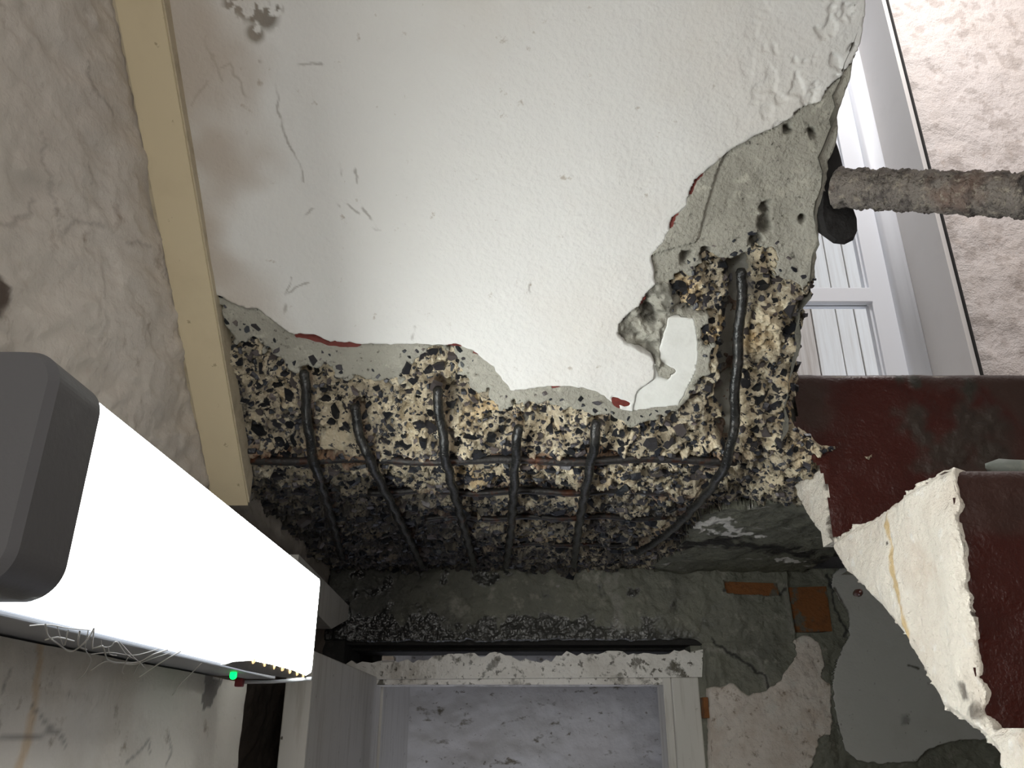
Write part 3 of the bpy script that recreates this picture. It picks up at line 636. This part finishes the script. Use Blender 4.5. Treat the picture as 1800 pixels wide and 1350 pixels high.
box('frame_stop', (-.283, YD + .014, hb1), (j0 - .0155, YD + .09, hb0 + .008), M['frame'], d1, .001)
box('frame_stop', (j0 - .016, YD + .012, zb), (j0 + .001, YD + .09, hb0 + .008), M['frame2'], d1, .002)
box('frame_jamb', (-.345, YD + .002, zb), (-.283, YD + .09, hb0), M['frame2'], d1, .003)
# leaf, open towards the viewer
lz = atY(670, 1190, YD)[2]; xl0, xl1 = -.316, -.279; y_h = YD - .004; y_f = 1.20
lf = box('door_leaf', (xl0, y_f, zb + .01), (xl1, y_h, lz), M['frame2'], d1, .0015); tag(lf, 'plain white door leaf standing open against the left wall')
# store room beyond
rm = empty('wall_back', (0.1, 2.6, -E), None, None, None, 'structure')
yb = 2.42
res = .006; a = np.arange(-.8, .9, res); b = np.arange(-.6, .45, res); A, B = np.meshgrid(a, b)
grid('mildewed_plaster', np.stack([A, yb - fbm(A, B, .15, 4, 151) * .02, B], -1), np.ones((len(b) - 1, len(a) - 1), bool), M['mildew'], rm)
box('masonry', (-.9, yb + .02, -E), (1.0, yb + .2, .5), M['mildew'], rm)
box('wall_left', (-.30, YW + .22, -E), (-.285, yb, .3), M['frame2'], None)['kind'] = 'structure'
box('wall_left', (-.345, YD + .09, -E), (-.278, YD + .50, .112), M['frame2'], None)['kind'] = 'structure'
box('wall_right', (.345, YD + .09, -E), (.375, YD + .25, .125), M['frame2'], None)['kind'] = 'structure'
box('wall_right', (1.0, YW + .22, -E), (1.05, yb + .1, .5), M['mildew'], None)['kind'] = 'structure'
box('ceiling', (-.9, YW + .22, .30), (1.05, yb + .1, .44), M['mildew'], None)['kind'] = 'structure'

# ------------------------------------------------------------------ lower flight of stairs
st = empty('staircase', (.9, 0.0, -E), 'concrete staircase with maroon painted risers and a rough cream-white open side, right of the door', 'staircase')
H1, H2 = .221, .441; YR2, YR1 = .981, .703; TR = YR2 - YR1; RI = H2 - H1
SIDE = [(1390,850),(1411,832),(1437,815),(1447,840),(1452,900),(1466,950),(1470,945),(1500,925),(1560,888),(1610,855),(1645,829),(-.699,.2215),(-.699,.012),(-.690,.003),(-.28,.003),(-.28,-.42),(1763,1350),(1760,1323),(1733,1287),(1683,1250),(1660,1200),(1617,1147),(1607,1117),(1567,1080),(1520,1037),(1483,1007),(1463,960),(1457,950),(1433,933),(1413,900)]
sv = np.array([(-x, y) if x < 0 else atX(x, y, XS if x < 1670 else XS - (x - 1670) * .00022)[1:] for x, y in SIDE])
res = .0018; a = np.arange(.30, 1.13, res); b = np.arange(-.34, .34, res); A, B = np.meshgrid(a, b)
wA = A + fbm(A, B, .012, 3, 161) * .005; wB = B + fbm(A, B, .012, 3, 163) * .005
sm = inside(wA, wB, sv)
# keep the wedge below tread 0 consistent with the stair
hs = fbm(A, B, .06, 4, 165) * .008 + fbm(A, B, .008, 3, 167) * .0018
ed = dist(A, B, sv, True); hs -= .006 * (1 - sst(0, .008, ed))
stn = np.array([atX(x, y, XS)[1:] for x, y in [(1560,885),(1563,920),(1572,960),(1580,1010),(1598,1070),(1612,1110),(1612,1140)]])
stain = .75 * (1 - sst(.0025, .007, dist(A, B, stn) + fbm(A, B, .015, 3, 5) * .008))
dq = dist(A, B, np.array([atX(x, y, XS)[1:] for x, y in [(1447,840),(1452,900),(1462,950)]])); di = .9 * (1 - sst(.001, .006, dq + fbm(A, B, .006, 3, 6) * .006))
c = atX(1565, 955, XS)[1:]; di = np.maximum(di, 1 - sst(.001, .003, np.hypot(A - c[0], B - c[1]))); c = atX(1518, 982, XS)[1:]
for q in ((1735, 1215), (1755, 1250)):
    c = atX(q[0], q[1], XS)[1:]; di = np.maximum(di, .8 * (1 - sst(.002, .012, np.hypot(A - c[0], B - c[1]) + fbm(A, B, .008, 3, 6) * .01)))
bulge = .022 * np.clip(1 - B / .221, 0, 1.6) * (1 - sst(.0, .30, A - .70))
A2, B2_ = relax(A, B, sm[:-1, :-1])
PP = np.stack([XS - hs - bulge, A2, B2_], -1); sks = np.broadcast_to(np.array((.03, .022, 0)), PP.shape)
tag(grid('side_face', PP, cm(sm), M['side'], st, {'stain': stain, 'dirt_shade': di}, skirt=sks, flip=True), 'rough cream-white rendered side')
# solid steps
XE = 1.745; steps = []
def low(y): return -.025 + (y - .721) * math.tan(math.radians(41.4))
for i in range(10):
    yr = YR2 - i * TR; zt_ = H2 - i * RI; zb_ = zt_ - RI
    # core of the step (riser, tread and a slab below)
    if i: V, Fc = prism_vf([(yr + .014, zb_ + .0), (yr + .014, zt_ - .004), (yr + TR + .01, zt_ - .004), (yr + TR + .01, max(low(yr + TR), -E) + .002), (yr + .014, max(low(yr + .014), -E) + .002)], 0, XS + .006, XE)
    else: V, Fc = prism_vf([(yr + .004, zb_), (yr + .004, zt_ - .004), (yr + .06, zt_ - .004), (yr + .06, zb_)], 0, XS + .006, XE)
    link('step_core', V, Fc, M['side'], st)
    # riser with rounded nosing, a relief of its own
    rs = .0035 if i < 3 else .02
    xa = np.arange(XS + (-.045 if i == 0 else -.03 if i == 1 else .003), XE, rs); zz = np.arange(0, RI + .05, rs); XA, T = np.meshgrid(xa, zz)
    ed_ = RI - .014; ang = np.clip((T - ed_) / .014, 0, 1.0) * math.pi / 2
    yy = yr + .010 - .010 * np.cos(ang); z_ = zb_ + np.minimum(T, ed_) + .014 * np.sin(ang)
    over = np.clip(T - RI, 0, None); yy = yy + over
    n_ = fbm(XA, T + i, .03, 4, 171) * .0022
    dust = sst(.45, .9, np.clip(T / RI, 0, 1) * .8 + fbm(XA, T, .08, 4, 175 + i) * .9 + sst(.5, .72, XA) * (.25 if i == 0 else 0)) * (.65 if i == 0 else .45)
    moss = np.zeros(XA.shape)
    if i == 0:
        for (mx, my, mr) in ((1700, 690, .022), (1715, 760, .055), (1600, 740, .03), (1660, 800, .05), (1740, 795, .035), (1580, 665, .012), (1610, 672, .012)):
            q = atY(mx, my, yr); d_ = np.hypot(XA - q[0], (zb_ + T) - q[2]); w = (1 - sst(mr * .2, mr, d_ + fbm(XA, T, .02, 3, 5) * mr * .6)); moss = np.maximum(moss, w * (.9 if mr < .025 else .6))
        n_ = n_ + moss * (.0015 + fbm(XA, T, .007, 3, 181) * .006)
        dust = np.maximum(dust, moss * .8)
    P3 = np.stack([XA, yy - n_ * (over <= 0), z_], -1)
    mk = np.ones((len(zz) - 1, len(xa) - 1), bool)
    if i == 0:
        le = np.array([atY(x, y, yr)[[0, 2]] for x, y in [(1396,650),(1397,720),(1390,790),(1411,802),(1440,822),(1452,860),(1462,955)]])
        xe = np.interp(P3[..., 2], le[::-1, 1], le[::-1, 0]); mk = cm(XA > xe + fbm(XA, T, .01, 2, 7) * .003)
    if i == 1: mk = mk & cm(XA > XS + .002 - .022 * np.clip(1 - T / RI, 0, 1) + fbm(T, XA, .01, 3, 8) * .004)
    grid('riser' , P3, mk, M['maroon'], st, {'dust': dust, 'moss': moss})
    if i: 
        o = box('tread', (XS + .012, yr + .02, zt_ - .006), (XE, yr + TR + .004, zt_ + .0005), M['maroon'], st)
# landing surface
box('floor', (XR + .0, YR2 + .012, .436), (XE, YW + .0, .4415), M['maroon'], None)['kind'] = 'structure'
# stone lying on the lower tread
def rock(c, r, seed, n=9):
    import bmesh
    bm = bmesh.new(); bmesh.ops.create_icosphere(bm, subdivisions=2, radius=1); gg = np.random.RandomState(seed)
    dirs = gg.normal(size=(n, 3)); dirs /= np.linalg.norm(dirs, axis=1)[:, None]; lim = .62 + gg.rand(n) * .3
    for v in bm.verts:
        p = np.array(v.co)
        for d, l_ in zip(dirs, lim):
            k = p.dot(d)
            if k > l_: p = p - d * (k - l_)
        v.co = p
    bm.verts.index_update(); V = np.array([v.co[:] for v in bm.verts]) * r + c; Fc = [tuple(v.index for v in f.verts) for f in bm.faces]; bm.free(); return V, Fc
q = atZ(1792, 822, H1); q = np.array((.474, .735, H1 + .0085))
V, Fc = rock(q, (.030, .016, .0115), 4); tag(link('stone', V, Fc, M['pebble'], None, True), 'loose grey-green stone lying on the nearer maroon step at the right edge', 'stone')

# ------------------------------------------------------------------ upper window wall
wu = empty('wall_back', (1.1, YW, .45), None, None, None, 'structure')
YB = 1.915
kx = lambda x, y, Y: atY(x, y, Y)[0]
xr = kx(1722, 647, YW)
WZ0, WZ1, WX0 = .62, 2.35, .25
res = .005; a = np.arange(xr, 1.75, res); b = np.arange(.43, 2.5, res); A, B = np.meshgrid(a, b)
hh = fbm(A, B, .06, 5, 191) * .006 - .010 * (1 - sst(.0, .035, A - xr)); dd = sst(.22, .34, fbm(A, B, .03, 4, 195)) * .3
tag(grid('plaster', np.stack([A, YW - hh, B], -1), np.ones((len(b) - 1, len(a) - 1), bool), M['upwall'], wu, {'dirt_shade': dd}), 'pinkish cream uneven plaster')
box('masonry', (xr + .004, YW + .012, .43), (1.95, YW + .20, 2.6), M['upwall'], wu)
box('masonry', (XL - .2, YW, .43), (WX0, YW + .20, 2.6), M['upwall'], wu)
box('masonry', (WX0, YW, .43), (xr, YW + .20, WZ0), M['upwall'], wu)
box('masonry', (WX0, YW, WZ1), (xr, YW + .20, 2.6), M['upwall'], wu)
w1 = empty('window_1', (.68, YB, WZ0), None, None, None, 'structure')
box('reveal_board', (xr - .012, YW + .004, WZ0), (xr + .003, YB + .06, WZ1), M['reveal'], w1)
box('reveal_board', (WX0, YW + .01, WZ0), (xr, YB + .06, WZ0 + .012), M['reveal'], w1)
box('sealant_line', (xr - .0005, YW - .003, WZ0), (xr + .004, YW + .01, WZ1), M['black'], w1)
x1 = kx(1653, 647, YB); x2 = kx(1640, 647, YB); x3 = kx(1603, 647, YB); x4 = kx(1563, 647, YB)
box('outer_frame', (x2, YB - .004, WZ0), (xr - .010, YB + .06, WZ1), M['upvc'], w1, .002)
box('outer_frame', (WX0, YB - .004, WZ0), (xr - .01, YB + .06, WZ0 + .03), M['upvc'], w1, .002)
# rounded sash bead
pb = [(x2 + .002, YB + .012), (x2 - .004, YB + .002)] + [(x2 - .004 - (x2 - x3) * .9 * t, YB - .006 * math.sin(math.pi * t) + .004) for t in np.linspace(.08, 1, 7)] + [(x3 - .001, YB + .02), (x3, YB + .06), (x2 + .002, YB + .06)]
V, Fc = prism_vf(pb, 2, WZ0 + .03, WZ1); link('sash_bead', V, Fc, M['upvc'], w1, True)
box('sash', (x4, YB + .020, WZ0 + .03), (x3 + .001, YB + .06, WZ1), M['upvc'], w1, .002)
tz0 = atY(1530, 525, YB)[2]; tz1 = atY(1530, 500, YB)[2]
box('transom', (WX0, YB + .016, tz0), (x4 + .002, YB + .06, tz1), M['upvc'], w1, .002)
box('glazing_bead', (x4 - .006, YB + .03, WZ0 + .03), (x4 + .001, YB + .05, WZ1), M['upvc'], w1, .001)
gl = bpy.data.materials.new('window_glass'); gl.use_nodes = True; b_ = gl.node_tree.nodes['Principled BSDF']
b_.inputs['Transmission Weight'].default_value = 1; b_.inputs['Roughness'].default_value = 0; b_.inputs['IOR'].default_value = 1.01; b_.inputs['Base Color'].default_value = (1, 1, 1, 1)
box('pane', (WX0, YB + .038, tz1), (x4, YB + .042, WZ1), gl, w1); box('pane', (WX0, YB + .038, WZ0 + .03), (x4, YB + .042, tz0), gl, w1)
# boarding outside
YO = 2.9
fe = empty('plank_cladding', (.9, YO, 0), 'pale whitewashed vertical plank cladding outside the upper window', 'cladding')
x = -.6; k = 0; gg = np.random.RandomState(2)
while x < 2.2:
    w = gg.choice([.075, .10, .13, .15]); mm = M['plank_b'] if (k % 4 == 2) else M['plank_a']
    box('plank', (x, YO + gg.rand() * .004, -.5), (x + w - .005, YO + .02, 3.6), mm, fe, .002); x += w; k += 1
box('backing_board', (-.7, YO + .021, -.5), (2.3, YO + .03, 3.6), M['plank_b'], fe)

# ------------------------------------------------------------------ the rest of the room (behind the viewer)
box('wall_right', (1.75, -1.9, -E), (1.95, YW, 2.6), M['upwall'], None)['kind'] = 'structure'
box('wall_front', (XL - .2, -2.1, -E), (1.95, -1.9, 2.6), M['wallL2'], None)['kind'] = 'structure'
box('ceiling', (XL - .2, -2.1, 2.6), (1.95, YW + .2, 2.75), M['paint2'], None)['kind'] = 'structure'
box('floor', (XL - .2, -2.1, -E - .1), (1.95, 2.7, -E), M['floor'], None)['kind'] = 'structure'

# ------------------------------------------------------------------ reinforcing bars
def bar_pts(px, h):
    P_ = []
    for x, y in px:
        X, s = px_s(x, y, h); yy, zz = prof(np.array(s), np.array(h)); P_.append((X, float(yy), float(zz)))
    return P_
LB = {'a': 'bent dark steel bar nearest the cream trunking, first from the left, running into shadow', 'b': 'slanting bent steel bar, second from the left, beside the small tan patch', 'c': 'bent steel bar, third from the left, starting highest under the grey lobe of render',
      'd': 'short nearly straight steel bar, fourth from the left, below the dip in the white paint', 'e': 'nearly straight steel bar, fifth from the left, just left of the white hook-shaped pocket', 'f': 'longest bent steel bar at the right, lying in a deep groove beside the slab edge'}
for i, k in enumerate('abcdef'):
    P_ = bar_pts(BARS[k], .004); P_ = resample(P_, .004)
    P_[:, 0] += np.array([.0012 * math.sin(j * .35 + i) for j in range(len(P_))]); 
    # ends sink into the concrete
    m = len(P_); e = np.ones(m) * .0062
    if k == 'f':
        dy = np.array([-.010 * max(0, 1 - j / 40) for j in range(m)]); P_[:, 2] -= dy
    lift = np.array([max(0, 1 - (m - 1 - j) / 8) ** 2 * .012 for j in range(m)]); P_[:, 2] += lift
    e = e * (1 + .05 * np.sin(np.arange(m) * 1.7)); e[0] *= .7; e[-1] *= .6
    V, Fc = tube_vf(P_, e, 10, True, .10, i)
    tag(link('reinforcing_bar', V, Fc, M['rebar'], None, True), LB[k], 'steel bar', 'bent reinforcing bars in the broken concrete')
LH = ['straight rusted bar crossing just at the fold, topmost of the horizontal bars', 'straight rusted bar crossing behind the bent bars, second from the top', 'straight half-buried bar crossing the dark landing soffit, third from the top', 'straight thin bar nearest the concrete beam, lowest of the horizontal bars']
for i, (x0, x1, s0) in enumerate(HB):
    P_ = []
    for t in np.linspace(0, 1, 70):
        X = x0 + (x1 - x0) * t; hh = -.0125 + .0022 * math.sin(t * 21 + i); yy, zz = prof(np.array(s0 + .0015 * math.sin(t * 9 + i)), np.array(hh)); P_.append((X, float(yy), float(zz)))
    V, Fc = tube_vf(P_, .0056 if i < 2 else .0048, 10, True, .14, 20 + i)
    mm = M.setdefault('rebar_rust', mat('rusty_reinforcing_steel', (0.030, 0.028, 0.027), 0.45, [(30, .56, .66, (0.08, 0.028, 0.012)), (90, .55, .66, (0.05, 0.02, 0.012))], [(160, .0015)], metal=.3))
    tag(link('reinforcing_bar', V, Fc, mm, None, True), LH[i], 'steel bar', 'straight reinforcing bars in the broken concrete')

# ------------------------------------------------------------------ rusty rail and its black lug
p0 = atX(1470, 330, XR - .004); p0s = p0; zc0 = zc(*p0)
d1_ = ray(1860, 346); p1 = d1_ * (zc0 * .835)
n = 120; P_ = [p0s + (p1 - p0s) * t for t in np.linspace(0, 1, n)]; P_ += [p1 + (p1 - p0s) * t for t in np.linspace(.01, 1.2, 100)]
P_ = np.array(P_); gg = np.random.RandomState(8); rr = .0208 + .0022 * (gg.rand(len(P_)) - .5) + .001 * np.sin(np.arange(len(P_)) * .5)
rr[:2] *= (.8, .95)
V, Fc = tube_vf(P_, rr, 44, True, .075, 9)
tag(link('iron_rail', V, Fc, M['rusty'], None, True), 'thick heavily rusted iron rail leaving the slab edge towards the right', 'rail')
# rounded black lug below the rail, sticking out past the slab edge
lug = [(1440,262),(1466,240),(1474,262),(1480,290),(1492,340),(1500,368),(1506,385),(1507,405),(1500,422),(1484,430),(1465,428),(1447,415),(1438,380)]
YL = zc0; V = []
pl = [ray(x, y) * (zc0 + .012) for x, y in lug]; pl = np.array(pl)
nrm = np.array((0, math.sin(SL), math.cos(SL)))
c0 = pl.mean(0); ins = (pl - c0) * .86 + c0
layers = [ins - nrm * .006, pl, pl + nrm * .03, (pl - c0) * .9 + c0 + nrm * .045]
V = np.vstack(layers); m = len(lug); Fc = [(k * m + i, k * m + (i + 1) % m, (k + 1) * m + (i + 1) % m, (k + 1) * m + i) for k in range(3) for i in range(m)] + [tuple(range(m))[::-1], tuple(range(3 * m, 4 * m))]
tag(link('rail_socket', V, Fc, M['void'], None), 'black rounded iron socket at the slab edge holding the rusted rail', 'socket')

# ------------------------------------------------------------------ the light fitting
lt = empty('wall_light', (-.29, .62, .05), 'glowing white box-shaped wall lamp with grey end cap, fixed to the left wall', 'lamp')
XF = -.20; Z0, Z1 = .0525, .1545; Y0, Y1 = .372, .872
def rprism(name, x0, x1, y0, y1, z0, z1, rad, m, inset=0.0, nb=6):
    """box along Y with rounded corners in XZ on the room side"""
    pts = []
    for cx, cz, a0 in ((x1 - rad, z1 - rad, 0), (x0 + .001, z1 - .001, 90), (x0 + .001, z0 + .001, 180), (x1 - rad, z0 + rad, 270)):
        r_ = rad if cx > x0 + .01 else .001
        for t in np.linspace(0, 90, nb): an = math.radians(a0 + t); pts.append((cx + r_ * math.cos(an), cz + r_ * math.sin(an)))
    n = len(pts); V = []; c = np.mean(pts, 0); bv = .004
    for y, k in ((y0, -1), (y0 + bv, 0), (y1 - bv, 0), (y1, -1)):
        for p in pts:
            q = np.array(p)
            if k: q = q + (c - q) / np.linalg.norm(c - q) * bv * .8
            V.append((q[0], y, q[1]))
    Fc = [(j * n + i, (j + 1) * n + i, (j + 1) * n + (i + 1) % n, j * n + (i + 1) % n) for j in range(3) for i in range(n)] + [tuple(range(n)), tuple(range(3 * n, 4 * n))[::-1]]
    return link(name, V, Fc, m, lt, False)
rprism('diffuser', -.212, XF, Y0 - .008, Y1, Z0, Z1, .005, M['diffuser'])
box('diffuser_lower_edge', (-.2405, Y0 - .006, Z0 - .0007), (-.2118, Y1 - .10, Z0 + .004), emit('lit_lower_edge', (.86, .92, 1.0), 2.2), lt, .0006)
rprism('diffuser_rim', -.2615, -.2115, Y0 - .008, Y1 - .001, Z0 + .0005, Z1 - .0005, .002, M['housing2'])
rprism('housing', XL - .003, -.2605, Y0 - .006, Y1 - .004, Z0 + .001, Z1 - .002, .004, M['housing2'])
ec = rprism('end_cap', XL - .003, XF + .001, Y0 - .05, Y0 - .004, Z0 + .0005, Z1 + .002, .016, M['housing'], nb=14); tag(ec, 'dark grey moulded end cap')
# split lower edge near the far end with its row of small bulbs
gp = [(x, Y1 - .004, Z0 - .0015) for x in (0,)]
b0 = atZ(400, 1165, Z0 - .001); 
box('bottom_strip', (-.2605, Y0, Z0 - .0035), (-.232, Y1 - .03, Z0 - .0005), M['housing2'], lt, .001)
poly = np.array([atX(x, y, XF)[1:] for x, y in [(392,1168),(408,1163),(440,1161),(475,1168),(510,1177),(535,1187),(546,1189),(500,1191),(440,1180)]])
V, Fc = prism_vf([tuple(p) for p in poly], 0, XF - .002, XF + .0012); tag(link('gap_shade_plate', V, Fc, M['housing'], lt), 'dark plate put in for the shaded gap where the cover sags')  # thin dark plate imitates the shade of an open gap
for i, (bx, by) in enumerate([(445,1162),(465,1167),(482,1172),(496,1176),(509,1180),(522,1184),(533,1187)]):
    V, Fc = rock(np.array(atX(bx, by, XF + .0015)), (.0016, .0026, .0022), 50 + i); link('small_bulb', V, Fc, M.setdefault('wb', emit('warm_bulb', (1.0, .72, .36), 1.0)), lt, True)
V, Fc = rock(np.array(atZ(410, 1187, Z0 - .006)), (.0036, .0036, .0036), 3, 4); tag(link('indicator_light', V, Fc, M['green'], lt), 'small glowing green indicator')
w0 = atZ(420, 1199, Z0 - .006); w1_ = atZ(548, 1193, Z0 - .004)
V, Fc = tube_vf(resample([w0, (w0 + w1_) / 2 + (0, 0, -.001), w1_], .004), .0018, 8); link('test_rod', V, Fc, M['housing2'], lt, True)
c = np.array(atZ(421, 1200, Z0 - .007)); box('test_switch', c - .0038, c + .0038, M['redplastic'], lt, .001)

# ------------------------------------------------------------------ cobweb under the fitting
Wb = [[(80,1098),(85,1118),(100,1130),(125,1145),(150,1128),(165,1105)], [(100,1100),(112,1135),(120,1108)], [(155,1108),(150,1140),(160,1160),(148,1185),(135,1195)], [(165,1105),(163,1140),(180,1135),(190,1160),(215,1165),(245,1163),(270,1150),(295,1142)],
      [(178,1125),(180,1137),(195,1136),(205,1128),(222,1150),(240,1160)], [(160,1150),(195,1147),(230,1152),(255,1148),(280,1140)], [(160,1178),(185,1163),(205,1166)], [(225,1155),(215,1178),(218,1185)], [(245,1163),(255,1175)], [(245,1190),(290,1160),(318,1145)], [(303,1222),(320,1200),(355,1165)],
      [(52,1100),(85,1098),(120,1104),(160,1108)], [(80,1125),(100,1120),(130,1127)], [(190,1136),(193,1150),(205,1152)], [(210,1128),(235,1155),(250,1168)], [(140,1110),(138,1135),(152,1142)], [(235,1185),(250,1165),(300,1147)], [(205,1165),(235,1168),(262,1160)]]
mv = []
for i, p in enumerate(Wb):
    q = []
    for j, (x, y) in enumerate(p):
        t = max(0.0, min(1.0, (y - 1095 - (x - 60) * .22) / 90)); X = -.222 - .070 * t; q.append(atX(x, y, X))
    q = resample(q, .003); mv.append(tube_vf(q, .0003 + .0002 * (i % 3 == 0), 4, False))
V, Fc = merge(mv); tag(link('cobweb', V, Fc, M['web'], None, True), 'dusty cobweb strands hanging under the glowing lamp by the left wall', 'cobweb')
# paint flake / wet drip hanging from the stair side
q = atX(1508, 1042, XS - .004); V, Fc = rock(q, (.004, .012, .005), 21); tag(link('paint_drip', V, Fc, mat('wet_maroon_paint', (.03, .012, .01), .15), None, True), 'small wet dark drip at the lower edge of the cream stair side', 'drip')
